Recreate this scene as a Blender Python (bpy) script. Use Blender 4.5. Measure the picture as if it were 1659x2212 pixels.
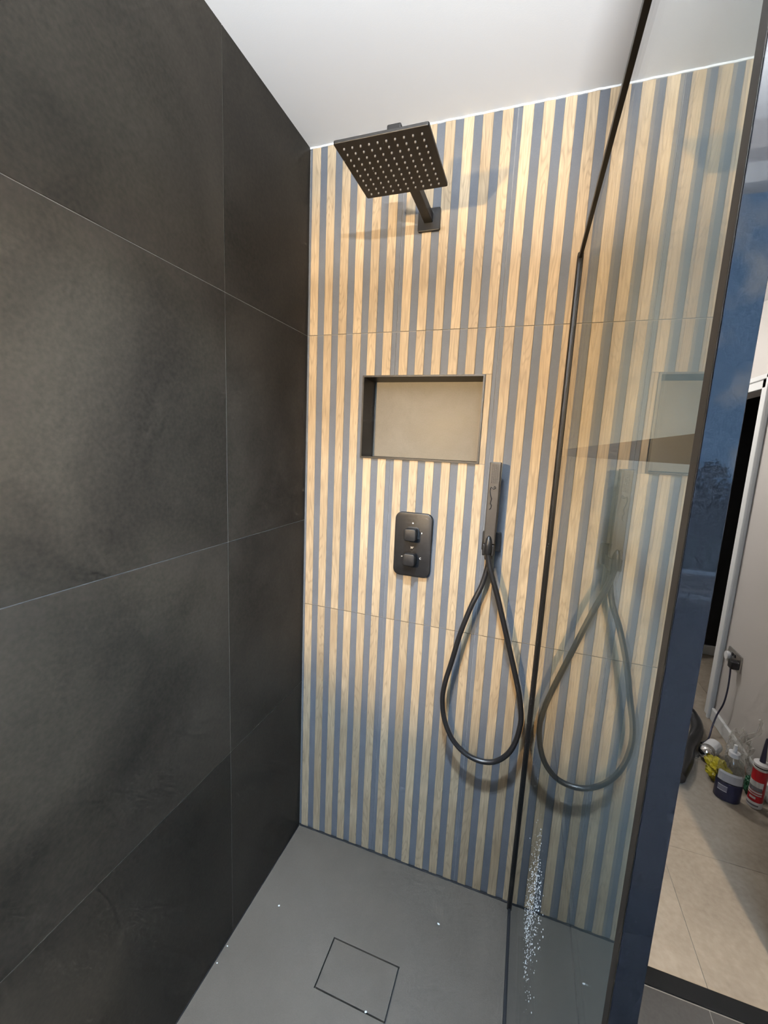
import bpy, bmesh, math, random
from mathutils import Vector, Matrix

random.seed(7)
scene = bpy.context.scene
for o in list(bpy.data.objects):
    bpy.data.objects.remove(o, do_unlink=True)
COL = scene.collection

# ------------------------------------------------------------------ camera
cam_d = bpy.data.cameras.new('camera')
cam_d.sensor_fit = 'HORIZONTAL'
cam_d.sensor_width = 36.0
cam_d.lens = 899.96 / 1659.0 * 36.0
cam_d.clip_start = 0.01
cam = bpy.data.objects.new('camera', cam_d)
COL.objects.link(cam)
YAW, PITCH, ROLL = 0.3256, -0.155, -0.0461
_c, _s = math.cos, math.sin
Rz = Matrix(((_c(YAW), -_s(YAW), 0), (_s(YAW), _c(YAW), 0), (0, 0, 1)))
Rx = Matrix(((1, 0, 0), (0, _c(PITCH), -_s(PITCH)), (0, _s(PITCH), _c(PITCH))))
Ry = Matrix(((_c(ROLL), 0, _s(ROLL)), (0, 1, 0), (-_s(ROLL), 0, _c(ROLL))))
RR = Rz @ Rx @ Ry
right, fwd, up = RR.col[0], RR.col[1], RR.col[2]
M4 = Matrix.Identity(4)
for i in range(3):
    M4[i][0] = right[i]; M4[i][1] = up[i]; M4[i][2] = -fwd[i]
M4.translation = Vector((0.7076, -1.2464, 1.4594))
cam.matrix_world = M4
scene.camera = cam

# ------------------------------------------------------------------ world, lights, exposure
SKY = 12.5
world = bpy.data.worlds.new('sky')
scene.world = world
world.use_nodes = True
wn, wl = world.node_tree.nodes, world.node_tree.links
wn.clear()
wo = wn.new('ShaderNodeOutputWorld')
wb = wn.new('ShaderNodeBackground')
wtc = wn.new('ShaderNodeTexCoord')
wno = wn.new('ShaderNodeTexNoise')
wno.inputs['Scale'].default_value = 11.0
wno.inputs['Detail'].default_value = 5.0
wcr = wn.new('ShaderNodeValToRGB')
wcr.color_ramp.elements[0].position = 0.53
wcr.color_ramp.elements[0].color = (0.22, 0.46, 0.80, 1)
wcr.color_ramp.elements[1].position = 0.70
wcr.color_ramp.elements[1].color = (0.85, 0.95, 1.05, 1)
wl.new(wtc.outputs['Generated'], wno.inputs['Vector'])
wl.new(wno.outputs['Fac'], wcr.inputs['Fac'])
wl.new(wcr.outputs['Color'], wb.inputs['Color'])
wb.inputs['Strength'].default_value = SKY
wl.new(wb.outputs['Background'], wo.inputs['Surface'])


def light(name, kind, loc, power, color, target=None, **kw):
    d = bpy.data.lights.new(name, kind)
    d.energy = power
    d.color = color
    for k, v in kw.items():
        setattr(d, k, v)
    o = bpy.data.objects.new(name, d)
    o.location = loc
    if target is not None:
        o.rotation_euler = (Vector(target) - Vector(loc)).to_track_quat('-Z', 'Y').to_euler()
    COL.objects.link(o)
    return o


# warm lamp beside the left wall, behind the photographer
light('warm_lamp_light', 'SPOT', (0.12, -1.60, 1.64), 122, (1.0, 0.71, 0.38), (0.40, 0, 1.46),
      spot_size=math.radians(62), spot_blend=0.45, shadow_soft_size=0.022)
# cool recessed downlight over the shower
light('shower_downlight', 'SPOT', (0.50, -0.78, 2.325), 245, (0.62, 0.80, 1.0), (0.34, -0.42, 0),
      spot_size=math.radians(84), spot_blend=1.0, shadow_soft_size=0.06)
# recessed downlight of the bathroom, by the doorway
light('bathroom_downlight', 'SPOT', (1.62, -0.95, 2.325), 135, (1.0, 0.78, 0.52), (1.55, -0.80, 0),
      spot_size=math.radians(100), spot_blend=0.6, shadow_soft_size=0.03)
# added fill without a known fixture, brightening the ceiling with cool light
light('ceiling_fill_light', 'AREA', (0.88, -1.85, 1.95), 330, (0.93, 0.96, 1.0), (0.879, -1.845, 2.45),
      shape='RECTANGLE', size=0.20, size_y=0.10)
# daylight through the rear window: portal for the sky
portal = light('window_portal', 'AREA', (1.25, -2.28, 1.66), 10, (1, 1, 1), (1.25, 0, 1.66),
               shape='RECTANGLE', size=0.98, size_y=1.22)
portal.data.cycles.is_portal = True
# unseen point light brightening the room beyond
light('next_room_light', 'POINT', (0.9, 1.7, 2.1), 25, (1.0, 0.94, 0.88), shadow_soft_size=0.12)

scene.view_settings.view_transform = 'Standard'
scene.view_settings.look = 'None'
scene.view_settings.gamma = 1.0
scene.view_settings.use_curve_mapping = False
scene.view_settings.exposure = 0.28
scene.cycles.use_denoising = True
scene.cycles.max_bounces = 6
scene.cycles.diffuse_bounces = 2
scene.cycles.glossy_bounces = 4
scene.cycles.transmission_bounces = 8
scene.cycles.transparent_max_bounces = 16
scene.cycles.sample_clamp_indirect = 6.0
scene.cycles.use_adaptive_sampling = True
scene.cycles.adaptive_threshold = 0.08
scene.cycles.adaptive_min_samples = 16
scene.cycles.use_light_tree = False
scene.cycles.caustics_reflective = False
scene.cycles.caustics_refractive = False


# ------------------------------------------------------------------ helpers
def empty(name, loc, label=None, cat=None, group=None):
    o = bpy.data.objects.new(name, None)
    o.location = loc
    o.empty_display_size = 0.05
    COL.objects.link(o)
    tag(o, label, cat, group)
    return o


def tag(o, label=None, cat=None, group=None, kind=None):
    if label: o['label'] = label
    if cat: o['category'] = cat
    if group: o['group'] = group
    if kind: o['kind'] = kind
    return o


def wloc(o):
    v = Vector((0, 0, 0))
    while o is not None:
        v += o.location
        o = o.parent
    return v


def link(name, me, mat, parent=None, loc=(0, 0, 0)):
    """loc is in world axes; mesh data local to it."""
    o = bpy.data.objects.new(name, me)
    if mat is not None and not me.materials:
        me.materials.append(mat)
    COL.objects.link(o)
    if parent is not None:
        o.parent = parent
        o.location = Vector(loc) - wloc(parent)
    else:
        o.location = loc
    return o


class MB:
    """collects shapes in world coordinates"""
    def __init__(self):
        self.bm = bmesh.new()

    def box(self, x0, x1, y0, y1, z0, z1, bevel=0.0, seg=2):
        b = bmesh.new()
        vs = [b.verts.new((x, y, z)) for x in (x0, x1) for y in (y0, y1) for z in (z0, z1)]
        for f in ((0, 1, 3, 2), (4, 6, 7, 5), (0, 4, 5, 1), (2, 3, 7, 6), (0, 2, 6, 4), (1, 5, 7, 3)):
            b.faces.new([vs[i] for i in f])
        bmesh.ops.recalc_face_normals(b, faces=b.faces)
        if bevel > 0:
            bmesh.ops.bevel(b, geom=list(b.edges), offset=bevel, segments=seg, profile=0.5, affect='EDGES')
        self._merge(b)
        return self

    def _merge(self, b):
        me = bpy.data.meshes.new('tmp')
        b.to_mesh(me); b.free()
        self.bm.from_mesh(me)
        bpy.data.meshes.remove(me)

    def prism(self, pts2, axis, a0, a1, bevel=0.0, seg=2, only_front=False):
        """extrude closed 2d outline along axis ('x','y','z') from a0 to a1"""
        b = bmesh.new()
        def mk(p, a):
            if axis == 'y': return (p[0], a, p[1])
            if axis == 'x': return (a, p[0], p[1])
            return (p[0], p[1], a)
        v0 = [b.verts.new(mk(p, a0)) for p in pts2]
        v1 = [b.verts.new(mk(p, a1)) for p in pts2]
        n = len(pts2)
        f0 = b.faces.new(v0); f1 = b.faces.new(v1)
        for i in range(n):
            b.faces.new((v0[i], v0[(i + 1) % n], v1[(i + 1) % n], v1[i]))
        bmesh.ops.recalc_face_normals(b, faces=b.faces)
        if bevel > 0:
            es = list(f1.edges) + ([] if only_front else list(f0.edges))
            bmesh.ops.bevel(b, geom=es, offset=bevel, segments=seg, profile=0.5, affect='EDGES')
        self._merge(b)
        return self

    def lathe(self, prof, center, n=24, axis=(0, 0, 1), sx=1.0, sy=1.0):
        """prof: list of (r, h) from bottom to top"""
        q = Vector((0, 0, 1)).rotation_difference(Vector(axis).normalized())
        c = Vector(center)
        b = bmesh.new()
        rings = []
        for r, h in prof:
            if r < 1e-6:
                rings.append([b.verts.new(c + q @ Vector((0, 0, h)))])
            else:
                rings.append([b.verts.new(c + q @ Vector((sx * r * math.cos(2 * math.pi * k / n), sy * r * math.sin(2 * math.pi * k / n), h))) for k in range(n)])
        for A, B in zip(rings, rings[1:]):
            for k in range(n):
                k2 = (k + 1) % n
                if len(A) == 1 and len(B) == 1: continue
                if len(A) == 1: b.faces.new((A[0], B[k2], B[k]))
                elif len(B) == 1: b.faces.new((A[k], A[k2], B[0]))
                else: b.faces.new((A[k], A[k2], B[k2], B[k]))
        if len(rings[0]) > 1: b.faces.new(rings[0][::-1])
        if len(rings[-1]) > 1: b.faces.new(rings[-1])
        bmesh.ops.recalc_face_normals(b, faces=b.faces)
        self._merge(b)
        return self

    def tube(self, pts, r, n=12, caps=True):
        pts = [Vector(p) for p in pts]
        rs = r if isinstance(r, (list, tuple)) else [r] * len(pts)
        b = bmesh.new()
        rings = []
        prev_n = None
        for i, pt in enumerate(pts):
            t = (pts[min(i + 1, len(pts) - 1)] - pts[max(i - 1, 0)]).normalized()
            if prev_n is None:
                ref = Vector((0, 0, 1)) if abs(t.z) < 0.9 else Vector((1, 0, 0))
                nn = t.cross(ref).normalized()
            else:
                nn = (prev_n - t * prev_n.dot(t)).normalized()
            bb = t.cross(nn)
            prev_n = nn
            rings.append([b.verts.new(pt + (nn * math.cos(2 * math.pi * k / n) + bb * math.sin(2 * math.pi * k / n)) * rs[i]) for k in range(n)])
        for A, B in zip(rings, rings[1:]):
            for k in range(n):
                b.faces.new((A[k], A[(k + 1) % n], B[(k + 1) % n], B[k]))
        if caps:
            b.faces.new(rings[0][::-1]); b.faces.new(rings[-1])
        bmesh.ops.recalc_face_normals(b, faces=b.faces)
        self._merge(b)
        return self

    def build(self, name, mat, parent=None, origin=None, smooth=None):
        org = Vector(origin) if origin is not None else (wloc(parent) if parent is not None else Vector((0, 0, 0)))
        for v in self.bm.verts:
            v.co -= org
        me = bpy.data.meshes.new(name)
        self.bm.to_mesh(me); self.bm.free()
        if smooth is not None:
            for p in me.polygons: p.use_smooth = True
            me.set_sharp_from_angle(angle=math.radians(smooth))
        return link(name, me, mat, parent, org)


def rrect(cx, cy, w, h, r, n=6):
    pts = []
    for (sx, sy, a0) in ((1, 1, 0), (-1, 1, 90), (-1, -1, 180), (1, -1, 270)):
        for k in range(n + 1):
            a = math.radians(a0 + 90 * k / n)
            pts.append((cx + sx * (w / 2 - r) + r * math.cos(a), cy + sy * (h / 2 - r) + r * math.sin(a)))
    return pts


def spline(pts, sub=8):
    pts = [Vector(p) for p in pts]
    out = []
    P = [pts[0]] + pts + [pts[-1]]
    for i in range(1, len(P) - 2):
        p0, p1, p2, p3 = P[i - 1], P[i], P[i + 1], P[i + 2]
        for k in range(sub):
            t = k / sub
            out.append(0.5 * ((2 * p1) + (-p0 + p2) * t + (2 * p0 - 5 * p1 + 4 * p2 - p3) * t * t + (-p0 + 3 * p1 - 3 * p2 + p3) * t ** 3))
    out.append(pts[-1])
    return out


# ------------------------------------------------------------------ materials
def mat_base(name):
    m = bpy.data.materials.new(name)
    m.use_nodes = True
    nt = m.node_tree
    return m, nt.nodes, nt.links, nt.nodes['Principled BSDF']


def simple(name, col, rough=0.5, metal=0.0, spec=0.5, var=0.0, vscale=20.0, bump=0.0, bscale=200.0, coords='Object', stretch=(1, 1, 1)):
    m, n, l, b = mat_base(name)
    b.inputs['Base Color'].default_value = (*col, 1)
    b.inputs['Roughness'].default_value = rough
    b.inputs['Metallic'].default_value = metal
    b.inputs['Specular IOR Level'].default_value = spec
    tc = n.new('ShaderNodeTexCoord')
    mp = n.new('ShaderNodeMapping')
    mp.inputs['Scale'].default_value = stretch
    l.new(tc.outputs[coords], mp.inputs['Vector'])
    if var > 0:
        t = n.new('ShaderNodeTexNoise')
        t.inputs['Scale'].default_value = vscale
        t.inputs['Detail'].default_value = 6
        t.inputs['Roughness'].default_value = 0.6
        l.new(mp.outputs['Vector'], t.inputs['Vector'])
        r = n.new('ShaderNodeMapRange')
        r.inputs['From Min'].default_value = 0.3
        r.inputs['From Max'].default_value = 0.7
        r.inputs['To Min'].default_value = 1 - var
        r.inputs['To Max'].default_value = 1 + var
        l.new(t.outputs['Fac'], r.inputs['Value'])
        mx = n.new('ShaderNodeMix')
        mx.data_type = 'RGBA'; mx.blend_type = 'MULTIPLY'
        mx.inputs['Factor'].default_value = 1.0
        mx.inputs['A'].default_value = (*col, 1)
        l.new(r.outputs['Result'], mx.inputs['B'])
        l.new(mx.outputs['Result'], b.inputs['Base Color'])
    if bump > 0:
        t2 = n.new('ShaderNodeTexNoise')
        t2.inputs['Scale'].default_value = bscale
        t2.inputs['Detail'].default_value = 4
        l.new(mp.outputs['Vector'], t2.inputs['Vector'])
        bp = n.new('ShaderNodeBump')
        bp.inputs['Strength'].default_value = bump
        bp.inputs['Distance'].default_value = 0.002
        l.new(t2.outputs['Fac'], bp.inputs['Height'])
        l.new(bp.outputs['Normal'], b.inputs['Normal'])
    return m


def wood_mat():
    m, n, l, b = mat_base('oak')
    b.inputs['Roughness'].default_value = 0.46
    b.inputs['Specular IOR Level'].default_value = 0.35
    tc = n.new('ShaderNodeTexCoord')
    oi = n.new('ShaderNodeObjectInfo')
    rnd = n.new('ShaderNodeMath'); rnd.operation = 'MULTIPLY'; rnd.inputs[1].default_value = 37.0
    l.new(oi.outputs['Random'], rnd.inputs[0])
    cmb = n.new('ShaderNodeCombineXYZ')
    l.new(rnd.outputs[0], cmb.inputs['X']); l.new(rnd.outputs[0], cmb.inputs['Z'])
    add = n.new('ShaderNodeVectorMath'); add.operation = 'ADD'
    l.new(tc.outputs['Object'], add.inputs[0]); l.new(cmb.outputs[0], add.inputs[1])
    # broad field whose contours give the cathedral figure
    mp = n.new('ShaderNodeMapping'); mp.inputs['Scale'].default_value = (16, 16, 1.7)
    l.new(add.outputs[0], mp.inputs['Vector'])
    n1 = n.new('ShaderNodeTexNoise'); n1.inputs['Scale'].default_value = 1.6; n1.inputs['Detail'].default_value = 1.5; n1.inputs['Roughness'].default_value = 0.4
    l.new(mp.outputs[0], n1.inputs['Vector'])
    mul = n.new('ShaderNodeMath'); mul.operation = 'MULTIPLY'; mul.inputs[1].default_value = 20.0
    l.new(n1.outputs['Fac'], mul.inputs[0])
    fr = n.new('ShaderNodeMath'); fr.operation = 'PINGPONG'; fr.inputs[1].default_value = 0.5
    l.new(mul.outputs[0], fr.inputs[0])
    # fine fibres
    mp2 = n.new('ShaderNodeMapping'); mp2.inputs['Scale'].default_value = (260, 260, 13)
    l.new(add.outputs[0], mp2.inputs['Vector'])
    n2 = n.new('ShaderNodeTexNoise'); n2.inputs['Scale'].default_value = 1.0; n2.inputs['Detail'].default_value = 4
    l.new(mp2.outputs[0], n2.inputs['Vector'])
    r1 = n.new('ShaderNodeMapRange'); r1.inputs['From Min'].default_value = 0.0; r1.inputs['From Max'].default_value = 0.22
    r1.inputs['To Min'].default_value = 0.78; r1.inputs['To Max'].default_value = 1.0
    l.new(fr.outputs[0], r1.inputs['Value'])
    r2 = n.new('ShaderNodeMapRange'); r2.inputs['From Min'].default_value = 0.3; r2.inputs['From Max'].default_value = 0.62
    r2.inputs['To Min'].default_value = 0.74; r2.inputs['To Max'].default_value = 1.06
    l.new(n2.outputs['Fac'], r2.inputs['Value'])
    # slow tone drift
    n3 = n.new('ShaderNodeTexNoise'); n3.inputs['Scale'].default_value = 1.0; n3.inputs['Detail'].default_value = 2
    mp3 = n.new('ShaderNodeMapping'); mp3.inputs['Scale'].default_value = (6, 6, 5)
    l.new(add.outputs[0], mp3.inputs['Vector']); l.new(mp3.outputs[0], n3.inputs['Vector'])
    cr = n.new('ShaderNodeValToRGB')
    cr.color_ramp.elements[0].position = 0.3; cr.color_ramp.elements[0].color = (0.38, 0.285, 0.180, 1)
    cr.color_ramp.elements[1].position = 0.7; cr.color_ramp.elements[1].color = (0.49, 0.38, 0.250, 1)
    l.new(n3.outputs['Fac'], cr.inputs['Fac'])
    mm = n.new('ShaderNodeMath'); mm.operation = 'MULTIPLY'
    l.new(r1.outputs[0], mm.inputs[0]); l.new(r2.outputs[0], mm.inputs[1])
    # per slat tone
    r4 = n.new('ShaderNodeMapRange'); r4.inputs['To Min'].default_value = 0.88; r4.inputs['To Max'].default_value = 1.10
    l.new(oi.outputs['Random'], r4.inputs['Value'])
    mm2 = n.new('ShaderNodeMath'); mm2.operation = 'MULTIPLY'
    l.new(mm.outputs[0], mm2.inputs[0]); l.new(r4.outputs[0], mm2.inputs[1])
    mx = n.new('ShaderNodeMix'); mx.data_type = 'RGBA'; mx.blend_type = 'MULTIPLY'; mx.inputs['Factor'].default_value = 1
    l.new(cr.outputs['Color'], mx.inputs['A']); l.new(mm2.outputs[0], mx.inputs['B'])
    l.new(mx.outputs['Result'], b.inputs['Base Color'])
    bp = n.new('ShaderNodeBump'); bp.inputs['Strength'].default_value = 0.12; bp.inputs['Distance'].default_value = 0.001
    l.new(mm.outputs[0], bp.inputs['Height']); l.new(bp.outputs['Normal'], b.inputs['Normal'])
    return m


def stone_mat(name, c0, c1, rough, scale=2.2, fine=90.0, bump=0.02, spec=0.10):
    """clouded concrete-look porcelain"""
    m, n, l, b = mat_base(name)
    b.inputs['Specular IOR Level'].default_value = spec
    tc = n.new('ShaderNodeTexCoord')
    oi = n.new('ShaderNodeObjectInfo')
    mulr = n.new('ShaderNodeMath'); mulr.operation = 'MULTIPLY'; mulr.inputs[1].default_value = 19.0
    l.new(oi.outputs['Random'], mulr.inputs[0])
    add = n.new('ShaderNodeVectorMath'); add.operation = 'ADD'
    l.new(tc.outputs['Object'], add.inputs[0]); l.new(mulr.outputs[0], add.inputs[1])
    a = n.new('ShaderNodeTexNoise'); a.inputs['Scale'].default_value = scale; a.inputs['Detail'].default_value = 8; a.inputs['Roughness'].default_value = 0.62; a.inputs['Distortion'].default_value = 0.4
    f = n.new('ShaderNodeTexNoise'); f.inputs['Scale'].default_value = fine; f.inputs['Detail'].default_value = 3
    l.new(add.outputs[0], a.inputs['Vector']); l.new(add.outputs[0], f.inputs['Vector'])
    sm = n.new('ShaderNodeMath'); sm.operation = 'MULTIPLY_ADD'; sm.inputs[1].default_value = 0.35
    l.new(f.outputs['Fac'], sm.inputs[0]); l.new(a.outputs['Fac'], sm.inputs[2])
    cr = n.new('ShaderNodeValToRGB')
    cr.color_ramp.elements[0].position = 0.45; cr.color_ramp.elements[0].color = (*c0, 1)
    cr.color_ramp.elements[1].position = 0.92; cr.color_ramp.elements[1].color = (*c1, 1)
    l.new(sm.outputs[0], cr.inputs['Fac']); l.new(cr.outputs['Color'], b.inputs['Base Color'])
    rr = n.new('ShaderNodeMapRange'); rr.inputs['From Min'].default_value = 0.3; rr.inputs['From Max'].default_value = 0.7
    rr.inputs['To Min'].default_value = rough - 0.06; rr.inputs['To Max'].default_value = rough + 0.08
    l.new(a.outputs['Fac'], rr.inputs['Value']); l.new(rr.outputs[0], b.inputs['Roughness'])
    bp = n.new('ShaderNodeBump'); bp.inputs['Strength'].default_value = bump; bp.inputs['Distance'].default_value = 0.001
    l.new(f.outputs['Fac'], bp.inputs['Height']); l.new(bp.outputs['Normal'], b.inputs['Normal'])
    return m


def glass_mat(name, tint=(0.93, 0.97, 0.96), f0=0.04, rough=0.0):
    """thin pane: fresnel mix of clear and mirror, same from both sides"""
    m = bpy.data.materials.new(name); m.use_nodes = True
    n, l = m.node_tree.nodes, m.node_tree.links
    n.clear()
    out = n.new('ShaderNodeOutputMaterial')
    tr = n.new('ShaderNodeBsdfTransparent'); tr.inputs['Color'].default_value = (*tint, 1)
    gl = n.new('ShaderNodeBsdfGlossy'); gl.inputs['Roughness'].default_value = rough; gl.inputs['Color'].default_value = (1, 1, 1, 1)
    lw = n.new('ShaderNodeLayerWeight'); lw.inputs['Blend'].default_value = 0.5
    pw = n.new('ShaderNodeMath'); pw.operation = 'POWER'; pw.inputs[1].default_value = 5.0
    ma = n.new('ShaderNodeMath'); ma.operation = 'MULTIPLY_ADD'; ma.inputs[1].default_value = 1 - f0; ma.inputs[2].default_value = f0
    mx = n.new('ShaderNodeMixShader')
    l.new(lw.outputs['Facing'], pw.inputs[0]); l.new(pw.outputs[0], ma.inputs[0])
    l.new(ma.outputs[0], mx.inputs['Fac']); l.new(tr.outputs[0], mx.inputs[1]); l.new(gl.outputs[0], mx.inputs[2])
    l.new(mx.outputs[0], out.inputs['Surface'])
    return m


OAK = wood_mat()
TILE_DARK = stone_mat('slat_tile_grey', (0.108, 0.116, 0.130), (0.138, 0.147, 0.163), 0.40, scale=6, fine=300, bump=0.04)
TILE_LEFT = stone_mat('anthracite_tile', (0.0085, 0.0079, 0.0070), (0.037, 0.032, 0.0255), 0.42, scale=2.4, fine=130, bump=0.05)
GROUT = simple('grout', (0.26, 0.25, 0.23), 0.9, var=0.2, vscale=60)
GROUT_WARM = simple('grout_slat_wall', (0.30, 0.29, 0.28), 0.9, var=0.25, vscale=40)
WHITE_PAINT = simple('white_paint', (0.87, 0.87, 0.87), 0.75, spec=0.3, bump=0.05, bscale=350)
WALL_PAINT = simple('wall_paint', (0.60, 0.575, 0.55), 0.8, spec=0.3, bump=0.05, bscale=350)
WHITE_GLOSS = simple('white_gloss_paint', (0.80, 0.82, 0.82), 0.3)
TRAY = stone_mat('shower_tray_resin', (0.076, 0.064, 0.051), (0.104, 0.088, 0.071), 0.55, scale=3, fine=420, bump=0.25, spec=0.35)
BLACK = simple('matt_black_metal', (0.010, 0.010, 0.0105), 0.42, spec=0.38)
BLACK_BROWN = simple('bronze_black_metal', (0.017, 0.012, 0.008), 0.5, spec=0.35)
BLACK_GLOSS = simple('gloss_black_coating', (0.004, 0.005, 0.007), 0.02, spec=0.10)
RUBBER = simple('black_rubber', (0.012, 0.012, 0.013), 0.36)
SEAL = simple('black_sealant', (0.008, 0.008, 0.010), 0.5)
NOZZLE = simple('grey_silicone', (0.16, 0.155, 0.15), 0.45)
NICHE_BACK = stone_mat('niche_tile', (0.19, 0.172, 0.14), (0.25, 0.228, 0.19), 0.38, scale=9, fine=260, bump=0.05)
GLASS = glass_mat('clear_glass')
FLOOR_TILE = stone_mat('bathroom_floor_tile', (0.040, 0.039, 0.037), (0.065, 0.063, 0.060), 0.5, scale=2.5, fine=120)
FLOOR_BEIGE = stone_mat('beige_floor_tile', (0.24, 0.205, 0.165), (0.40, 0.35, 0.285), 0.55, scale=3.0, fine=60)
PANEL_GREY = simple('satin_grey_panel', (0.16, 0.16, 0.155), 0.5)
DARK_VOID = simple('near_black_wall', (0.010, 0.010, 0.012), 0.8)
STEEL = simple('brushed_steel', (0.45, 0.44, 0.42), 0.32, metal=1.0)
CHROME = simple('chrome', (0.8, 0.8, 0.8), 0.08, metal=1.0)
WHITE_PLASTIC = simple('white_plastic', (0.78, 0.79, 0.80), 0.35)
PRINT_WHITE = simple('white_print', (0.85, 0.85, 0.85), 0.6)
RED = simple('red_label', (0.50, 0.012, 0.02), 0.4)
GREY_PRINT = simple('grey_print', (0.22, 0.22, 0.25), 0.45)
NAVY = simple('navy_plastic', (0.018, 0.020, 0.050), 0.35)
YELLOW = simple('yellow_film', (0.42, 0.36, 0.02), 0.3, var=0.35, vscale=30)
GREEN = simple('green_film', (0.03, 0.13, 0.07), 0.4, var=0.3, vscale=30)
CRUMB = simple('plaster_crumb', (0.85, 0.84, 0.80), 0.9)
PLASTIC_CLEAR = glass_mat('clear_bottle_plastic', (0.80, 0.82, 0.82), 0.06, 0.05)


def bag_mat():
    m = bpy.data.materials.new('clear_bag_film'); m.use_nodes = True
    n, l = m.node_tree.nodes, m.node_tree.links
    n.clear()
    out = n.new('ShaderNodeOutputMaterial')
    tr = n.new('ShaderNodeBsdfTransparent'); tr.inputs['Color'].default_value = (0.96, 0.96, 0.95, 1)
    df = n.new('ShaderNodeBsdfTranslucent'); df.inputs['Color'].default_value = (0.8, 0.8, 0.78, 1)
    d2 = n.new('ShaderNodeBsdfDiffuse'); d2.inputs['Color'].default_value = (0.8, 0.79, 0.76, 1)
    gl = n.new('ShaderNodeBsdfGlossy'); gl.inputs['Roughness'].default_value = 0.15
    lw = n.new('ShaderNodeLayerWeight'); lw.inputs['Blend'].default_value = 0.35
    m1 = n.new('ShaderNodeMixShader'); m1.inputs['Fac'].default_value = 0.5
    m2 = n.new('ShaderNodeMixShader'); m2.inputs['Fac'].default_value = 0.3
    m3 = n.new('ShaderNodeMixShader')
    l.new(df.outputs[0], m1.inputs[1]); l.new(d2.outputs[0], m1.inputs[2])
    l.new(m1.outputs[0], m2.inputs[1]); l.new(gl.outputs[0], m2.inputs[2])
    r = n.new('ShaderNodeMapRange'); r.inputs['To Min'].default_value = 0.20; r.inputs['To Max'].default_value = 0.7
    l.new(lw.outputs['Facing'], r.inputs['Value']); l.new(r.outputs[0], m3.inputs['Fac'])
    l.new(tr.outputs[0], m3.inputs[1]); l.new(m2.outputs[0], m3.inputs[2])
    l.new(m3.outputs[0], out.inputs['Surface'])
    return m


BAG = bag_mat()

# ------------------------------------------------------------------ dimensions
H = 2.337           # ceiling
XG = 0.7856         # glass plane
XE = 0.838          # slat tiles end
NX0, NX1, NZ0, NZ1 = 0.2005, 0.5685, 1.4245, 1.6725     # niche
REAR = -2.25
DOOR_X0, DOOR_X1, DOOR_H = 0.90, 1.54, 2.06

# ------------------------------------------------------------------ setting
# back wall (carries the slat tiles, the niche and the doorway)
m = MB()
Y0, Y1 = 0.0048, 0.14
m.box(-0.1, NX0, Y0, Y1, 0, H).box(NX1, DOOR_X0, Y0, Y1, 0, H)
m.box(NX0, NX1, Y0, Y1, 0, NZ0).box(NX0, NX1, Y0, Y1, NZ1, H)
m.box(DOOR_X0, DOOR_X1, Y0, Y1, DOOR_H, H).box(DOOR_X1, 1.96, Y0, Y1, 0, H)
wall_back = tag(m.build('wall_back', GROUT_WARM), 'shower wall of grey tiles with raised oak slats', 'wall', kind='structure')

PITCH_X, WOODW = 0.05, 0.0275
slat_cache = {}


def slat(parent, x0, x1, z0, z1):
    """one proud oak slat with softly rounded long edges"""
    key = (round(z1 - z0, 4), round(x1 - x0, 4))
    if key not in slat_cache:
        hl, hw = (z1 - z0) / 2, (x1 - x0) / 2
        yb, yf, r = 0.003, 0.0, 0.0012
        prof = [(-hw, yb), (-hw, yf + r), (-hw + r * .4, yf + r * .3), (-hw + r, yf), (hw - r, yf), (hw - r * .4, yf + r * .3), (hw, yf + r), (hw, yb)]
        mb = MB().prism(prof, 'z', -hl, hl)
        me = bpy.data.meshes.new('slat')
        mb.bm.to_mesh(me); mb.bm.free()
        me.materials.append(OAK)
        slat_cache[key] = me
    return link('slat', slat_cache[key], None, parent, ((x0 + x1) / 2, 0, (z0 + z1) / 2))


rows = [(0.004, 0.899), (0.901, 1.799), (1.801, H)]
cols = [(0.001, 0.2992, 0), (0.3008, 0.5992, 1), (0.6008, XE, 2)]
for z0, z1 in rows:
    for x0, x1, ci in cols:
        mb = MB()
        # tile face, with the niche cut out
        ix0, ix1, iz0, iz1 = max(x0, NX0), min(x1, NX1), max(z0, NZ0), min(z1, NZ1)
        ty0, ty1 = 0.0026, 0.0048
        if ix0 < ix1 and iz0 < iz1:
            if x0 < ix0: mb.box(x0, ix0, ty0, ty1, z0, z1)
            if ix1 < x1: mb.box(ix1, x1, ty0, ty1, z0, z1)
            mb.box(ix0, ix1, ty0, ty1, z0, iz0).box(ix0, ix1, ty0, ty1, iz1, z1)
        else:
            mb.box(x0, x1, ty0, ty1, z0, z1)
        t = mb.build('tile', TILE_DARK, wall_back, origin=((x0 + x1) / 2, 0, (z0 + z1) / 2))
        for k in range(6):
            xc = ci * 0.3 + 0.0215 + PITCH_X * k + (0.0035 if ci else 0.0)
            a, b_ = xc - WOODW / 2, xc + WOODW / 2
            if b_ > XE + 0.002: continue
            segs = [(a, b_, z0, z1)]
            if iz0 < iz1 and b_ > NX0 - 0.003 and a < NX1 + 0.003:
                segs = [(a, b_, z0, NZ0 - 0.003), (a, b_, NZ1 + 0.003, z1)]
                if b_ > NX1 + 0.006: segs.append((NX1 + 0.003, b_, NZ0 - 0.002, NZ1 + 0.002))
                if a < NX0 - 0.006: segs.append((a, NX0 - 0.003, NZ0 - 0.002, NZ1 + 0.002))
            for sg in segs:
                slat(t, *sg)

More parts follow.
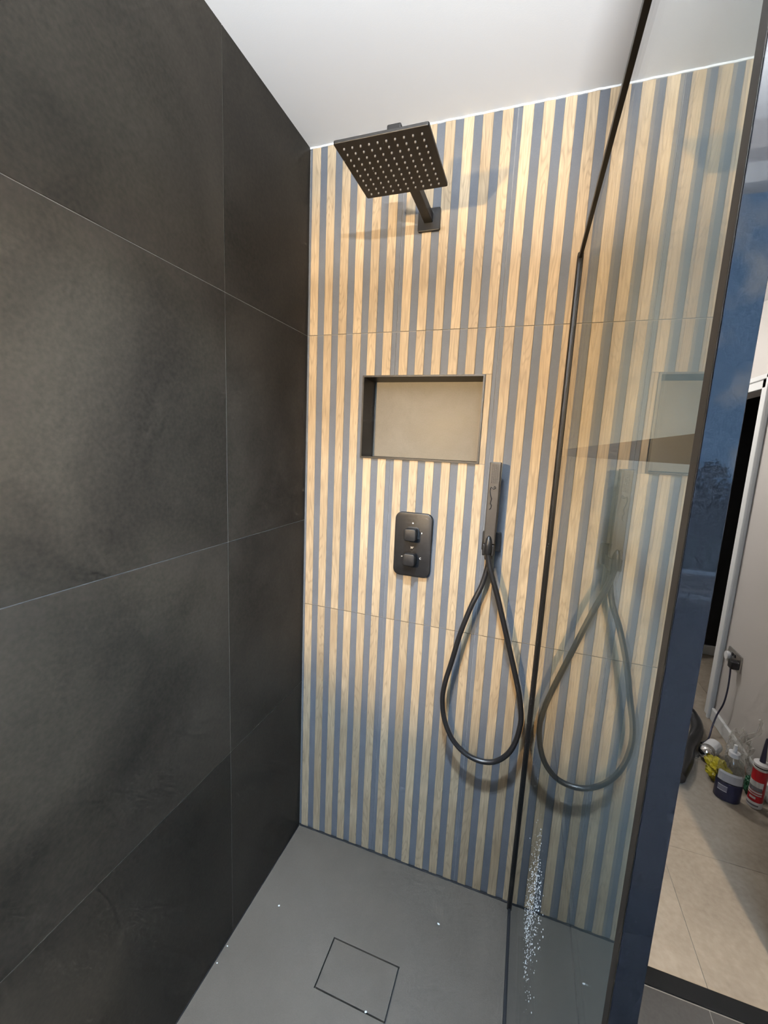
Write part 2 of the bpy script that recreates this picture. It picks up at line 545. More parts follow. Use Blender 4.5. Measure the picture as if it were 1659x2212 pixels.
# left wall of large anthracite tiles
m = MB().box(-0.12, -0.0012, REAR - 0.1, 0.0048, 0, H)
wall_left = tag(m.build('wall_left', GROUT), 'side wall of large anthracite tiles with pale grout lines', 'wall', kind='structure')
zr = [(0.0, 0.599), (0.601, 1.199), (1.201, 1.799), (1.801, H)]
yr = [(-0.386, 0.0), (-1.586, -0.388), (REAR, -1.588)]
for z0, z1 in zr:
    for y0, y1 in yr:
        MB().box(-0.0012, 0.0, y0, y1, z0, z1).build('tile', TILE_LEFT, wall_left, origin=(0, (y0 + y1) / 2, (z0 + z1) / 2))

# ceiling
tag(MB().box(-0.12, 3.1, REAR - 0.1, 3.1, H, H + 0.08).build('ceiling', WHITE_PAINT), 'plain white painted ceiling over the shower', 'ceiling', kind='structure')

# floors
floor = tag(MB().box(0.811, 2.4, REAR - 0.1, -0.035, -0.06, -0.0025).box(-0.12, 0.811, REAR - 0.1, -1.301, -0.06, -0.0025).box(-0.12, 0.811, -1.301, 0.0, -0.06, -0.0305).build('floor', GROUT), 'grey tiled bathroom floor outside the shower tray', 'floor', kind='structure')
for x0, x1 in ((0.812, 1.305), (1.307, 1.96)):
    for y0, y1 in ((-0.68, -0.086), (-1.28, -0.682), (REAR, -1.282)):
        MB().box(x0, x1, y0, y1, -0.0025, -0.001).build('tile', FLOOR_TILE, floor, origin=((x0 + x1) / 2, (y0 + y1) / 2, 0))
MB().box(0.0, 0.81, REAR, -1.302, -0.0025, -0.001).build('tile', FLOOR_TILE, floor)
floor2 = tag(MB().box(0.812, 3.1, -0.035, 3.1, -0.06, -0.0025).box(-0.12, 0.812, 0.0048, 3.1, -0.06, -0.0025).build('floor', GROUT), 'beige tiled floor of the room beyond the black threshold', 'floor', kind='structure')
xs_ = [0.12, 0.72, 1.32, 1.92, 2.52, 3.1]
ys_ = [-0.035, 0.44, 1.04, 1.64, 2.24, 2.84]
for i in range(len(xs_) - 1):
    for j in range(len(ys_) - 1):
        fx0, fy0 = xs_[i], ys_[j]
        if j == 0: fx0, fy0 = (fx0, 0.14) if i == 0 else (max(fx0, 0.815), fy0)
        MB().box(fx0 + .001, xs_[i + 1] - .001, fy0 + .001, ys_[j + 1] - .001, -0.0025, -0.0005).build('tile', FLOOR_BEIGE, floor2, origin=((xs_[i] + xs_[i + 1]) / 2, (ys_[j] + ys_[j + 1]) / 2, 0))

# walls of the bathroom behind the photographer, with the window
WX0, WX1, WZ0, WZ1 = 0.78, 1.72, 1.06, 2.27
m = MB()
m.box(-0.12, WX0, REAR - 0.14, REAR, 0, H).box(WX1, 2.0, REAR - 0.14, REAR, 0, H)
m.box(WX0, WX1, REAR - 0.14, REAR, 0, WZ0).box(WX0, WX1, REAR - 0.14, REAR, WZ1, H)
tag(m.build('wall_rear', WALL_PAINT), 'white painted wall with a window opposite the shower', 'wall', kind='structure')
tag(MB().box(1.96, 2.06, REAR - 0.1, 0.0048, 0, H).build('wall_right', WALL_PAINT), 'white painted wall on the far side of the bathroom', 'wall', kind='structure')
m = MB()
for a in ((WX0, WX0 + .05, WZ0, WZ1), (WX1 - .05, WX1, WZ0, WZ1), (WX0, WX1, WZ0, WZ0 + .05), (WX0, WX1, WZ1 - .05, WZ1)):
    m.box(a[0], a[1], REAR - 0.12, REAR - 0.06, a[2], a[3])
win = tag(m.build('window_1', WHITE_GLOSS), 'white framed window facing the shower', 'window', kind='structure')
MB().box(WX0 - .03, WX1 + .03, REAR - 0.02, REAR + 0.05, WZ0 - 0.025, WZ0).build('window_sill', WHITE_GLOSS, win)

# room beyond: socket wall with a doorway into a dark room
XS = 1.845
DY0, DY1, DZ = 1.53, 2.25, 1.85
m = MB()
m.box(XS, XS + 0.1, 0.14, DY0, 0, H).box(XS, XS + 0.1, DY1, 3.1, 0, H).box(XS, XS + 0.1, DY0, DY1, DZ, H)
tag(m.build('wall_socket', WALL_PAINT), 'white wall with a steel socket and a doorway, beyond the bathroom', 'wall', kind='structure')
m = MB().box(-0.12, 1.96, 3.0, 3.1, 0, H)
tag(m.build('wall_far', WALL_PAINT), 'white end wall of the room beyond', 'wall', kind='structure')
tag(MB().box(-0.12, 0.0, 0.14, 3.0, 0, H).build('wall_side', WALL_PAINT), 'white side wall of the room beyond', 'wall', kind='structure')
# architrave round the doorway
arch = tag(MB().box(XS - 0.018, XS, DY0 - 0.075, DY0, 0, DZ + 0.065, 0.004).box(XS - 0.018, XS, DY1, DY1 + 0.065, 0, DZ + 0.065, 0.004)
           .box(XS - 0.018, XS, DY0 - 0.075, DY1 + 0.065, DZ, DZ + 0.065, 0.004)
           .build('door_1', WHITE_GLOSS), 'white moulded door frame round a black doorway', 'door frame', kind='structure')
MB().box(XS - 0.03, XS - 0.016, DY0 - 0.08, DY1 + 0.07, DZ + 0.045, DZ + 0.07, 0.004).build('moulding', WHITE_GLOSS, arch)
MB().box(XS - 0.03, XS - 0.016, DY0 - 0.08, DY0 - 0.058, 0, DZ + 0.07, 0.004).build('moulding', WHITE_GLOSS, arch)
m = MB().box(XS - 0.016, XS, 0.14, DY0 - 0.078, 0, 0.072, 0.004)
tag(m.build('baseboard_socket', WHITE_GLOSS), 'white baseboard under the steel socket', 'baseboard', kind='structure')
# room behind the doorway, walls coloured near black
m = MB().box(XS + 0.1, 3.1, 2.42, 2.5, 0, H).box(3.0, 3.1, 0.6, 2.42, 0, H).box(XS + 0.1, 3.0, 0.5, 0.6, 0, H)
tag(m.build('wall_dark', DARK_VOID), 'near-black walls seen through the doorway', 'wall', kind='structure')
tag(MB().box(XS + 0.1, 3.0, 2.404, 2.42, 0, 0.075, 0.004).build('baseboard_dark', WHITE_GLOSS), 'white baseboard under the black wall through the doorway', 'baseboard', kind='structure')

# sealant lines and door threshold
def wavy_bead(pts, r):
    return MB().tube(pts, r, 6)
pts = [(0.0 + 0.838 * k / 60, -0.0005 - 0.0006 * math.sin(k * 2.2), 0.001) for k in range(61)]
tag(wavy_bead(pts, 0.0038).build('trim_1', SEAL), 'black sealant line where the slat wall meets the tray', 'sealant', kind='structure')
pts = [(0.0005, -1.3 * k / 40, 0.0005) for k in range(41)]
tag(wavy_bead(pts, 0.0018).build('trim_2', SEAL), 'thin black sealant line under the anthracite wall', 'sealant', kind='structure')
pts = [(0.0 + 0.838 * k / 80, 0.0006 - 0.0012 * math.sin(k * 1.7) * math.sin(k * 0.61), H - 0.0008) for k in range(81)]
tag(wavy_bead(pts, 0.0032).build('trim_3', WHITE_GLOSS), 'white caulk line between ceiling and slat wall', 'sealant', kind='structure')
tag(MB().box(0.87, 1.56, -0.083, -0.034, -0.002, 0.004, 0.001).build('trim_4', simple('threshold_rubber', (0.006, 0.006, 0.006), 0.95, spec=0.1)), 'black threshold strip between grey and beige floor', 'threshold', kind='structure')

# ------------------------------------------------------------------ shower tray and drain cover
DX0, DX1, DY_0, DY_1 = 0.2935, 0.4915, -0.4145, -0.2955
tray = empty('shower_tray', (0.4, -0.65, -0.03), 'grey slate-textured shower tray flush with the floor', 'shower tray')
g = 0.0040
m = MB()
TX1, TY0 = 0.810, -1.30
m.box(0.0, DX0 - g, TY0, 0.0, -0.03, 0.0).box(DX1 + g, TX1, TY0, 0.0, -0.03, 0.0)
m.box(DX0 - g, DX1 + g, TY0, DY_0 - g, -0.03, 0.0).box(DX0 - g, DX1 + g, DY_1 + g, 0.0, -0.03, 0.0)
m.box(DX0 - g, DX1 + g, DY_0 - g, DY_1 + g, -0.03, -0.016)
m.build('tray_body', TRAY, tray)
drain = empty('drain_cover', ((DX0 + DX1) / 2, (DY_0 + DY_1) / 2, -0.016), 'rectangular grey drain cover set into the shower tray', 'drain cover')
MB().box(DX0, DX1, DY_0, DY_1, -0.010, 0.0).build('cover_plate', TRAY, drain)
MB().box(DX0 - .0038, DX1 + .0038, DY_0 - .0038, DY_1 + .0038, -0.0158, -0.010).build('dark_base', SEAL, drain)  # black slot bottom, added to darken the groove round the cover

# crumbs on the tray
CR = [((0.089, -0.278), 0.0032, 'small white plaster crumb on the tray beside the anthracite wall'),
      ((0.577, -0.146), 0.0034, 'small white plaster crumb on the tray below the hose loop'),
      ((0.010, -0.424), 0.0022, 'tiny white crumb in the tray edge nearest the slat wall'),
      ((0.010, -0.467), 0.0020, 'tiny white crumb in the tray edge nearest the picture bottom'),
      ((0.440, -0.4155), 0.0030, 'white crumb lying on the front edge of the drain cover')]
for (x, y), r, lab in CR:
    mb = MB()
    b = bmesh.new()
    bmesh.ops.create_icosphere(b, subdivisions=1, radius=r)
    for v in b.verts:
        v.co *= random.uniform(0.7, 1.15); v.co.x *= 1.3; v.co.z = v.co.z * 0.6 + r * 0.55
        v.co += Vector((x, y, 0.0))
    mb._merge(b)
    tag(mb.build('plaster_crumb', CRUMB, origin=(x, y, 0)), lab, 'crumb', 'plaster crumbs on the tray')

# ------------------------------------------------------------------ niche
niche = empty('wall_niche', ((NX0 + NX1) / 2, 0.0, NZ0), 'rectangular recessed shelf niche with black metal edging', 'niche')
D = 0.098
tk = 0.003
m = MB()
f = 0.0
MB().box(NX0, NX0 + tk, -0.003, D, NZ0, NZ1).build('side_panel', BLACK, niche)
MB().box(NX1 - tk, NX1, -0.003, D, NZ0, NZ1).build('side_panel', BLACK, niche)
MB().box(NX0 + tk, NX1 - tk, -0.003, D, NZ1 - tk, NZ1).build('top_panel', BLACK, niche)
MB().box(NX0 + tk, NX1 - tk, -0.003, D, NZ0, NZ0 + tk).build('bottom_panel', BLACK, niche)
MB().box(NX0 + tk, NX1 - tk, D, D + 0.02, NZ0 + tk, NZ1 - tk).build('back_tile', NICHE_BACK, niche)
m = MB()
for a in ((NX0 - .002, NX0 + tk, NZ0 - .002, NZ1 + .002), (NX1 - tk, NX1 + .002, NZ0 - .002, NZ1 + .002),
          (NX0 + tk, NX1 - tk, NZ0 - .002, NZ0 + tk), (NX0 + tk, NX1 - tk, NZ1 - tk, NZ1 + .002)):
    m.box(a[0], a[1], -0.0045, -0.003, a[2], a[3])
m.build('edge_trim', BLACK, niche)

# ------------------------------------------------------------------ rain shower
HX0, HX1, HY0, HY1, HZ = 0.2805, 0.4765, -0.4055, -0.2155, 2.05
hcx, hcy = (HX0 + HX1) / 2, (HY0 + HY1) / 2
sh = empty('rain_shower', (0.3825, 0.0, 2.094), 'square matt black rain shower head on a wall arm', 'shower head')
MB().prism(rrect(0.3825, 2.092, 0.063, 0.058, 0.004, 4), 'y', 0.0, -0.0095, 0.0015).build('wall_plate', BLACK, sh)
MB().box(0.369, 0.394, hcy - 0.020, -0.008, 2.083, 2.107, 0.002).build('arm', BLACK, sh)
MB().box(0.366, 0.397, hcy - 0.022, hcy + 0.010, 2.062, 2.118, 0.003).lathe([(0.014, 2.055), (0.014, 2.064)], (hcx, hcy, 0), 20).build('elbow', BLACK, sh)
head = MB().prism(rrect(hcx, hcy, HX1 - HX0, HY1 - HY0, 0.004, 4), 'z', HZ, HZ + 0.007, 0.0012).build('head_plate', BLACK, sh)
me = None
for i in range(10):
    for j in range(10):
        x = HX0 + 0.017 + (HX1 - HX0 - 0.034) * i / 9
        y = HY0 + 0.017 + (HY1 - HY0 - 0.034) * j / 9
        if me is None:
            mb = MB().lathe([(0.0008, -0.0035), (0.0019, -0.003), (0.0022, 0.0)], (0, 0, 0), 8)
            me = bpy.data.meshes.new('nozzle')
            mb.bm.to_mesh(me); mb.bm.free()
            me.materials.append(NOZZLE)
        link('nozzle', me, None, head, (x, y, HZ))

# ------------------------------------------------------------------ thermostatic valve
vx, vz = 0.389, 1.160
val = empty('shower_valve', (vx, 0, vz), 'matt black rounded shower control plate with two square knobs', 'shower control')
MB().prism(rrect(vx, vz, 0.120, 0.204, 0.022, 8), 'y', 0.0, -0.0105, 0.003, 3, True).build('plate', BLACK, val, smooth=35)


def knob(zc, first):
    k = MB().prism(rrect(0.388, zc, 0.038, 0.038, 0.008, 6), 'y', -0.0185, -0.047, 0.0025, 3).build('knob', BLACK, val, smooth=35)
    MB().prism(rrect(0.388, zc, 0.034, 0.034, 0.008, 6), 'y', -0.010, -0.0186).build('collar', BLACK, k)
    if first:
        MB().prism(rrect(0.388, zc, 0.0405, 0.0405, 0.009, 6), 'y', -0.0128, -0.0160, 0.001).build('ring', simple('knob_ring', (0.05, 0.05, 0.05), 0.3), k)


knob(1.1975, True)
knob(1.1195, False)


def text_mesh(txt, size):
    cu = bpy.data.curves.new('txt', 'FONT')
    cu.body = txt; cu.size = size; cu.align_x = 'CENTER'; cu.align_y = 'CENTER'; cu.extrude = 0.00012
    ob = bpy.data.objects.new('txt', cu)
    COL.objects.link(ob)
    dg = bpy.context.evaluated_depsgraph_get()
    me = bpy.data.meshes.new_from_object(ob.evaluated_get(dg))
    bpy.data.objects.remove(ob, do_unlink=True)
    bpy.data.curves.remove(cu)
    me.transform(Matrix.Rotation(math.radians(90), 4, 'X'))
    return me


for txt, x, z, s in (('38°', 0.3885, 1.1515, 0.0085), ('H', 0.3565, 1.120, 0.006), ('C', 0.4165, 1.1195, 0.0085)):
    link('marking', text_mesh(txt, s), PRINT_WHITE, val, (x, -0.0107, z))
MB().lathe([(0.0021, 0.0), (0.0021, 0.0003)], (0.387, -0.0105, 1.2295), 14, (0, -1, 0)).build('marking', PRINT_WHITE, val)
MB().prism(rrect(0.4165, 1.2005, 0.0026, 0.0052, 0.001, 3), 'y', -0.0105, -0.0108).build('marking', PRINT_WHITE, val)

# ------------------------------------------------------------------ hand shower, holder, hose
hs = empty('shower_holder', (0.627, 0, 1.20), 'matt black wall bracket holding the hand shower', 'bracket')
MB().prism(rrect(0.6265, 1.200, 0.053, 0.058, 0.004, 4), 'y', 0.0, -0.012, 0.0015).build('wall_plate', BLACK, hs)
MB().box(0.6165, 0.6365, -0.030, -0.011, 1.168, 1.20, 0.003).build('outlet_neck', BLACK, hs)
MB().box(0.607, 0.6145, -0.062, -0.011, 1.168, 1.200, 0.002).build('cradle_arm', BLACK, hs)
MB().box(0.632, 0.6395, -0.062, -0.011, 1.168, 1.200, 0.002).build('cradle_arm', BLACK, hs)
MB().lathe([(0.010, 0), (0.0115, 0.004), (0.0115, 0.02)], (0.6235, -0.030, 1.149), 18).build('outlet_nut', BLACK, hs, smooth=40)

hand = empty('hand_shower', (0.6235, -0.048, 1.18), 'slim rectangular black hand shower standing in its wall bracket', 'hand shower')
MB().prism(rrect(0.6237, -0.048, 0.0305, 0.024, 0.003, 4), 'z', 1.202, 1.4315, 0.0015).build('body', simple('graphite_brown', (0.034, 0.029, 0.024), 0.45), hand)
m = MB()
for i in range(4):
    for j in range(12):
        m.lathe([(0.0016, 0), (0.0012, 0.0009)], (0.6165 + 0.0048 * i, -0.0598, 1.4235 - 0.0044 * j), 6, (0, -1, 0))
m.build('spray_nozzles', SEAL, hand)
m = MB().lathe([(0.0085, 1.172), (0.0105, 1.180), (0.0108, 1.200), (0.0085, 1.214), (0.004, 1.224), (0.0, 1.227)], (0.6225, -0.062, 0), 20)
m.build('hose_cone', BLACK, hand, smooth=50)
squiggle = [(0.6235, 1.3625), (0.6265, 1.3655), (0.6295, 1.3615), (0.624, 1.3575), (0.6165, 1.3625), (0.6145, 1.352), (0.6165, 1.342), (0.6205, 1.330), (0.6180, 1.318), (0.6215, 1.312), (0.6200, 1.303), (0.6165, 1.300)]
MB().tube([(x, -0.0602, z) for x, z in squiggle], 0.0014, 6).build('black_squiggle', SEAL, hand)  # thin black squiggle on the front face

L = [(0.6235, -0.030, 1.150), (0.6235, -0.031, 1.128), (0.612, -0.036, 1.072), (0.588, -0.045, 1.007), (0.562, -0.049, 0.915), (0.543, -0.05, 0.821), (0.528, -0.05, 0.750),
     (0.524, -0.05, 0.690), (0.534, -0.05, 0.628), (0.558, -0.05, 0.575), (0.595, -0.05, 0.537), (0.643, -0.05, 0.519), (0.690, -0.05, 0.527),
     (0.726, -0.05, 0.560), (0.748, -0.05, 0.610), (0.7575, -0.05, 0.678), (0.751, -0.05, 0.735), (0.738, -0.052, 0.792), (0.702, -0.056, 0.914), (0.662, -0.061, 1.047),
     (0.637, -0.063, 1.120), (0.626, -0.062, 1.160), (0.6225, -0.062, 1.180)]
hose = MB().tube(spline(L, 8), 0.0077, 14).build('shower_hose', RUBBER, origin=(0.643, -0.05, 0.51), smooth=60)
tag(hose, 'black shower hose hanging in a long teardrop loop', 'hose')

# ------------------------------------------------------------------ glass shower screen
GZ = 1.958
scr = empty('shower_screen', (XG, -0.5, 0.0), 'clear fixed glass shower screen with black metal edges', 'shower screen')
MB().box(XG - 0.002, XG + 0.002, -1.012, -0.006, 0.004, GZ - 0.004).build('glass_pane', GLASS, scr)
# wall channel with ribs
cw = 0.0092
prof = [(XG - cw, 0.0), (XG - cw, -0.022), (XG - cw + .003, -0.0255), (XG - .0045, -0.0255), (XG - .0043, -0.0235), (XG - .0018, -0.0235), (XG - .0016, -0.026),
        (XG + .0016, -0.026), (XG + .0018, -0.0235), (XG + .0043, -0.0235), (XG + .0045, -0.0255), (XG + cw - .003, -0.0255), (XG + cw, -0.022), (XG + cw, 0.0)]
MB().prism(prof, 'z', 0.001, GZ - 0.002).build('wall_channel', BLACK, scr)
MB().box(XG - cw, XG + cw, -0.0262, -0.0005, GZ - 0.002, GZ + 0.006, 0.003).build('channel_cap', BLACK, scr)
MB().box(XG - 0.0062, XG + 0.0062, -1.012, -0.024, GZ - 0.009, GZ + 0.0035, 0.001).build('top_rail', BLACK, scr)
MB().box(XG - 0.0065, XG + 0.0065, -1.012, -0.024, 0.0, 0.008, 0.0015).build('bottom_seal', SEAL, scr)
MB().box(XG + 0.002, XG + 0.0085, -1.012, -0.024, 1.4575, 1.4735).build('glazing_bar', BLACK_BROWN, scr)
# end stile: bronze inner face, glossy outer cover
MB().box(0.7800, 0.7938, -1.0200, -1.0105, 0.001, GZ + 0.004, 0.0006).build('end_stile', BLACK_BROWN, scr)
MB().box(0.7802, 0.7940, -1.0212, -1.0200, 0.001, GZ + 0.004, 0.0003).build('stile_cover', BLACK_GLOSS, scr)
# white specks standing in for lamp glints on water drops on the glass
m = MB()
b = bmesh.new()
for k in range(750):
    t = random.random()
    y = -0.60 + random.gauss(0, 0.045)
    z = 0.58 + 0.25 * t + random.gauss(0, 0.02)
    y += (z - 0.72) * -0.35
    r = random.uniform(0.0003, 0.0013)
    nseg = 6
    c = b.verts.new((XG - 0.0021 - r * 0.5, y, z))
    ring = [b.verts.new((XG - 0.0021, y + r * math.cos(a * math.pi / 3), z + r * 1.3 * math.sin(a * math.pi / 3))) for a in range(nseg)]
    for a in range(nseg):
        b.faces.new((c, ring[(a + 1) % nseg], ring[a]))
m._merge(b)
tag(m.build('water_glints', simple('water_glint', (0.85, 0.85, 0.83), 0.25), scr), kind='stuff')

# tall panel standing behind the glass
leaf = empty('door_leaf', (0.855, -0.41, 0.0), 'tall grey door leaf standing open close behind the glass screen', 'door')
MB().box(XE + 0.001, 0.862, -0.84, -0.012, 0.008, H - 0.004, 0.001).build('leaf_panel', PANEL_GREY, leaf)
MB().box(XE - 0.0005, XE + 0.001, -0.84, -0.012, 0.722, 0.728).build('groove_line', SEAL, leaf)

# ------------------------------------------------------------------ things in the room beyond
# socket with plug and cord
sk = empty('wall_socket', (XS, 1.335, 0.425), 'brushed steel double socket on the white wall beyond the doorway', 'socket')
MB().box(XS - 0.008, XS, 1.262, 1.408, 0.385, 0.471, 0.002).build('face_plate', STEEL, sk)
MB().box(XS - 0.0105, XS - 0.008, 1.318, 1.334, 0.442, 0.456).build('switch', SEAL, sk)
MB().box(XS - 0.0105, XS - 0.008, 1.345, 1.361, 0.442, 0.456).build('switch', SEAL, sk)
wp = MB().lathe([(0.0, 0.0), (0.022, 0.0), (0.024, 0.004), (0.022, 0.016), (0.0, 0.018)], (XS - 0.008, 1.385, 0.425), 20, (-1, 0, 0)).build('round_plug', WHITE_PLASTIC, smooth=40)
tag(wp, 'round white plug in the left half of the steel socket', 'plug')
bpz = empty('power_cable', (XS - 0.008, 1.285, 0.415), 'black plug with a thin cord hanging down to the floor', 'cord')
MB().box(XS - 0.045, XS - 0.0082, 1.262, 1.306, 0.398, 0.440, 0.006).build('plug', SEAL, bpz)
cp = [(XS - 0.036, 1.285, 0.40), (XS - 0.034, 1.283, 0.36), (XS - 0.032, 1.283, 0.277), (XS - 0.035, 1.290, 0.19), (XS - 0.045, 1.31, 0.11), (1.775, 1.28, 0.05), (1.752, 1.235, 0.02), (1.73, 1.20, 0.012), (1.69, 1.155, 0.02)]
MB().tube(spline(cp, 6), 0.0042, 8).build('cable', NAVY, bpz, smooth=60)

# chrome and white appliance head
ap = empty('chrome_appliance', (1.68, 1.08, 0.0), 'small white and chrome cylindrical appliance lying at the end of the cord', 'appliance')
ax = Vector((0.75, 0.92, 0.0)).normalized()
c0 = Vector((1.678, 1.058, 0.036))
MB().lathe([(0.0, 0.0), (0.030, 0.0), (0.034, 0.006), (0.034, 0.09), (0.0, 0.094)], c0, 24, ax).build('barrel', WHITE_PLASTIC, ap, smooth=40)
MB().lathe([(0.0, -0.036), (0.014, -0.033), (0.026, -0.024), (0.032, -0.010), (0.033, -0.001)], c0, 24, ax).build('dome', CHROME, ap, smooth=60)
MB().lathe([(0.0345, -0.004), (0.0355, 0.0), (0.0355, 0.012), (0.0345, 0.016)], c0, 24, ax).build('collar_ring', STEEL, ap)

# vacuum hose
vp = [(1.60, 1.62, 0.03), (1.70, 1.48, 0.03), (1.722, 1.38, 0.032), (1.705, 1.27, 0.034), (1.662, 1.17, 0.036), (1.600, 1.06, 0.036), (1.555, 0.94, 0.036), (1.488, 0.815, 0.034)]
vh = MB().tube(spline(vp, 14), 0.029, 14)
ob = vh.build('vacuum_hose', RUBBER, origin=(1.65, 1.1, 0), smooth=60)
tag(ob, 'thick black vacuum hose curving over the beige floor', 'hose')


def crumple(name, c, size, amp, mat, seed, sub=4, flat=0.02):
    from mathutils import noise
    b = bmesh.new()
    bmesh.ops.create_icosphere(b, subdivisions=sub, radius=1.0)
    for v in b.verts:
        q = v.co.copy()
        d = 1 + amp * noise.noise(q * 2.1 + Vector((seed, 0, 0))) + amp * 0.8 * abs(noise.noise(q * 4.7 + Vector((0, seed, 0)))) + amp * 0.3 * noise.noise(q * 11 + Vector((0, 0, seed)))
        v.co = Vector((q.x * size[0] * d, q.y * size[1] * d, max(q.z * size[2] * d + size[2] * 0.9, flat * 0.05)))
        v.co += Vector(c)
    mb = MB(); mb._merge(b)
    return mb.build(name, mat, origin=c)


tag(crumple('sponge_pack', (1.676, 0.922, 0.0), (0.040, 0.062, 0.042), 0.5, YELLOW, 3.1), 'crumpled yellow plastic pack lying behind the clear bottle', 'plastic pack')
tag(crumple('green_pack', (1.783, 0.866, 0.0), (0.026, 0.026, 0.045), 0.4, GREEN, 8.0), 'small green plastic pack between bottle and red cartridge', 'plastic pack')
bag = tag(crumple('plastic_bag', (1.780, 1.005, 0.0), (0.036, 0.052, 0.10), 0.55, BAG, 5.5), 'crumpled clear plastic bag against the baseboard', 'plastic bag')
hpts = [(1.775, 1.0, 0.165), (1.80, 0.985, 0.21), (1.822, 0.97, 0.245), (1.815, 0.955, 0.30), (1.805, 0.95, 0.318)]
MB().tube(spline(hpts, 5), [0.014 - 0.009 * k / 20 for k in range(21)], 8).build('twisted_end', BAG, bag)

# clear bottle
bo = empty('spray_bottle', (1.668, 0.80, 0.0), 'clear squat bottle with white cap and dark lower label', 'bottle')
def oval(prof, name, mat, parent, c=(1.668, 0.80), sx=1.0, sy=0.68, rot=-0.35):
    mb = MB().lathe(prof, (0, 0, 0), 28, (0, 0, 1), sx, sy)
    R = Matrix.Rotation(rot, 4, 'Z')
    for v in mb.bm.verts:
        v.co = R @ v.co + Vector((c[0], c[1], 0))
    return mb.build(name, mat, parent, smooth=45)
oval([(0.043, 0.001), (0.047, 0.006), (0.047, 0.084), (0.0465, 0.085)], 'lower_label', NAVY, bo)
oval([(0.0462, 0.085), (0.0475, 0.10), (0.0475, 0.150), (0.043, 0.172), (0.033, 0.190), (0.018, 0.201), (0.0155, 0.206)], 'shell', PLASTIC_CLEAR, bo)
oval([(0.0170, 0.203), (0.0200, 0.205), (0.0200, 0.224), (0.0, 0.226)], 'cap', WHITE_PLASTIC, bo, sy=1.0)
oval([(0.0, 0.226), (0.008, 0.226), (0.0065, 0.258), (0.0, 0.262)], 'spout', WHITE_PLASTIC, bo, sy=1.0)


def curved_patch(name, r, sy, a0, a1, z0, z1, mat, parent, c=(1.668, 0.80), rot=-0.35, n=10):
    mb = MB(); b = bmesh.new()
    cols_ = []
    for k in range(n + 1):
        a = math.radians(a0 + (a1 - a0) * k / n)
        p = Matrix.Rotation(rot, 3, 'Z') @ Vector((r * math.cos(a), r * sy * math.sin(a), 0)) + Vector((c[0], c[1], 0))
        q = Matrix.Rotation(rot, 3, 'Z') @ Vector(((r - .0006) * math.cos(a), (r - .0006) * sy * math.sin(a), 0)) + Vector((c[0], c[1], 0))
        cols_.append([b.verts.new((p.x, p.y, z0)), b.verts.new((p.x, p.y, z1)), b.verts.new((q.x, q.y, z1)), b.verts.new((q.x, q.y, z0))])
    for A, B in zip(cols_, cols_[1:]):
        for i in range(4):
            b.faces.new((A[i], B[i], B[(i + 1) % 4], A[(i + 1) % 4]))
    b.faces.new(cols_[0]); b.faces.new(cols_[-1][::-1])
    bmesh.ops.recalc_face_normals(b, faces=b.faces)
    mb._merge(b)
    return mb.build(name, mat, parent)


curved_patch('upper_label', 0.0484, 0.68, -150, -30, 0.092, 0.135, simple('pale_label', (0.50, 0.50, 0.52), 0.5), bo)
curved_patch('label_strip', 0.0488, 0.68, -140, -42, 0.128, 0.139, WHITE_PLASTIC, bo)
curved_patch('printed_panel', 0.0476, 0.68, -140, -95, 0.045, 0.070, GREY_PRINT, bo)
for z in (0.045, 0.069):
    curved_patch('printed_panel_border', 0.0479, 0.68, -140, -95, z, z + 0.0022, PRINT_WHITE, bo)

# sealant cartridge
ca = empty('sealant_cartridge', (1.768, 0.80, 0.0), 'red and white sealant cartridge with dark nozzle standing on the floor', 'cartridge')
cc = (1.768, 0.80, 0.0)
MB().lathe([(0.024, 0.0), (0.0265, 0.002), (0.0265, 0.030), (0.026, 0.031)], cc, 28).build('bottom_band', WHITE_PLASTIC, ca, smooth=40)
MB().lathe([(0.0262, 0.030), (0.0262, 0.176), (0.025, 0.177)], cc, 28).build('tube', RED, ca, smooth=40)
MB().lathe([(0.0262, 0.176), (0.0275, 0.178), (0.0275, 0.186), (0.0255, 0.187)], cc, 28).build('shoulder_ring', WHITE_PLASTIC, ca, smooth=40)
MB().lathe([(0.0258, 0.186), (0.0258, 0.193)], cc, 28).build('dark_ring', SEAL, ca)
MB().lathe([(0.0268, 0.192), (0.0285, 0.194), (0.0285, 0.203), (0.024, 0.207), (0.011, 0.209)], cc, 28).build('end_cap', WHITE_PLASTIC, ca, smooth=40)
MB().lathe([(0.0105, 0.207), (0.0100, 0.222), (0.0045, 0.310), (0.003, 0.318), (0.0, 0.319)], cc, 16).build('nozzle', NAVY, ca, smooth=40)
curved_patch('white_panel', 0.0267, 1.0, -215, -75, 0.094, 0.125, WHITE_PLASTIC, ca, (cc[0], cc[1]), 0.0)
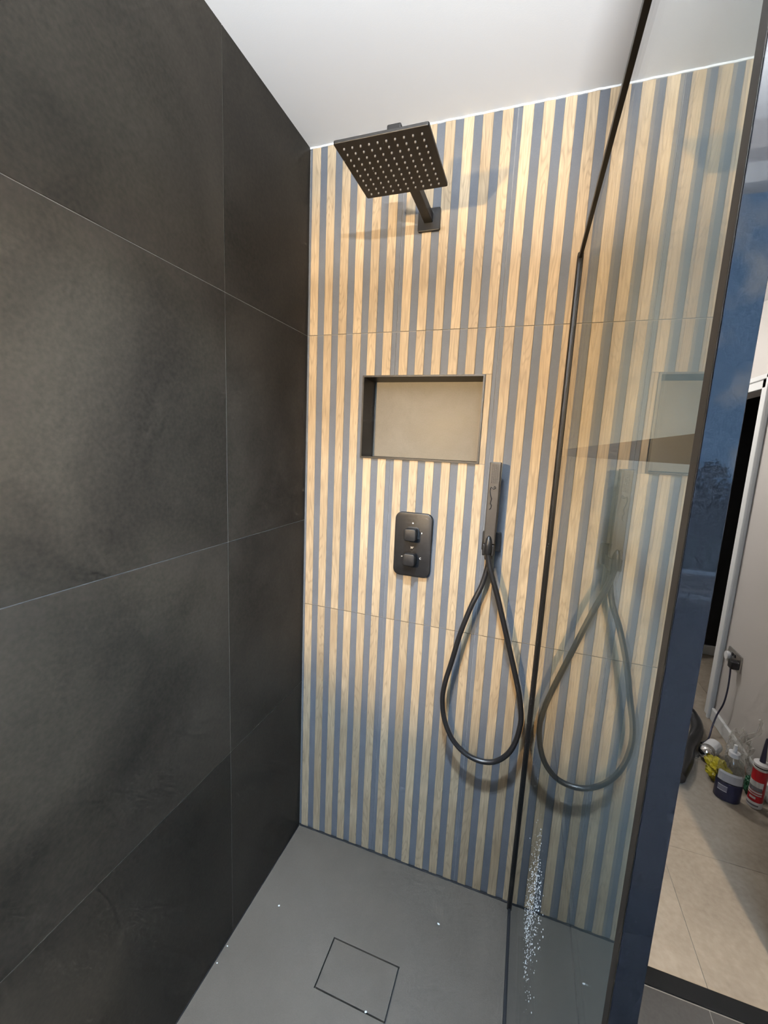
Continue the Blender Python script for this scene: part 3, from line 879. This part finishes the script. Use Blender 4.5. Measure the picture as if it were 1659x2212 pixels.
curved_patch('grey_panel', 0.0269, 1.0, -212, -78, 0.082, 0.100, GREY_PRINT, ca, (cc[0], cc[1]), 0.0)
curved_patch('white_line', 0.0270, 1.0, -215, -75, 0.072, 0.079, WHITE_PLASTIC, ca, (cc[0], cc[1]), 0.0)
curved_patch('white_line', 0.0270, 1.0, -215, -75, 0.062, 0.067, WHITE_PLASTIC, ca, (cc[0], cc[1]), 0.0)
curved_patch('white_mark', 0.0269, 1.0, -165, -115, 0.044, 0.054, WHITE_PLASTIC, ca, (cc[0], cc[1]), 0.0)
curved_patch('grey_line', 0.0269, 1.0, -200, -85, 0.012, 0.019, GREY_PRINT, ca, (cc[0], cc[1]), 0.0)

# ------------------------------------------------------------------ garden tree outside the window (seen reflected in the glossy stile)
tree = empty('garden_tree', (2.9, -7.0, -3.0), 'leafy tree outside, mirrored in the glossy black screen edge', 'tree')
MB().tube([(2.9, -7, -3.0), (2.92, -7, -1.2), (2.87, -7.02, 0.6)], [0.10, 0.07, 0.03], 10).build('trunk', simple('bark', (0.08, 0.06, 0.045), 0.9), tree)
b = bmesh.new()
for k in range(1500):
    u = Vector((random.gauss(0, 1), random.gauss(0, 1), random.gauss(0, 1))).normalized() * random.random() ** 0.4
    c = Vector((2.86 + u.x * 0.24, -7 + u.y * 0.30, 0.98 + u.z * 0.52))
    d1 = Vector((random.gauss(0, 1), random.gauss(0, 1), random.gauss(0, 1))).normalized() * 0.035
    d2 = d1.cross(Vector((random.gauss(0, 1), random.gauss(0, 1), random.gauss(0, 1)))).normalized() * 0.016
    b.faces.new([b.verts.new(c + d1), b.verts.new(c + d2), b.verts.new(c - d1), b.verts.new(c - d2)])
mb = MB(); mb._merge(b)
tag(mb.build('foliage', simple('leaf', (0.02, 0.04, 0.015), 0.15), tree), kind='stuff')
tag(MB().box(-30, 30, -60, REAR - 0.5, -3.1, -3.0).build('ground', simple('lawn', (0.03, 0.05, 0.02), 0.9), None), 'garden ground far below the window', 'ground', kind='structure')
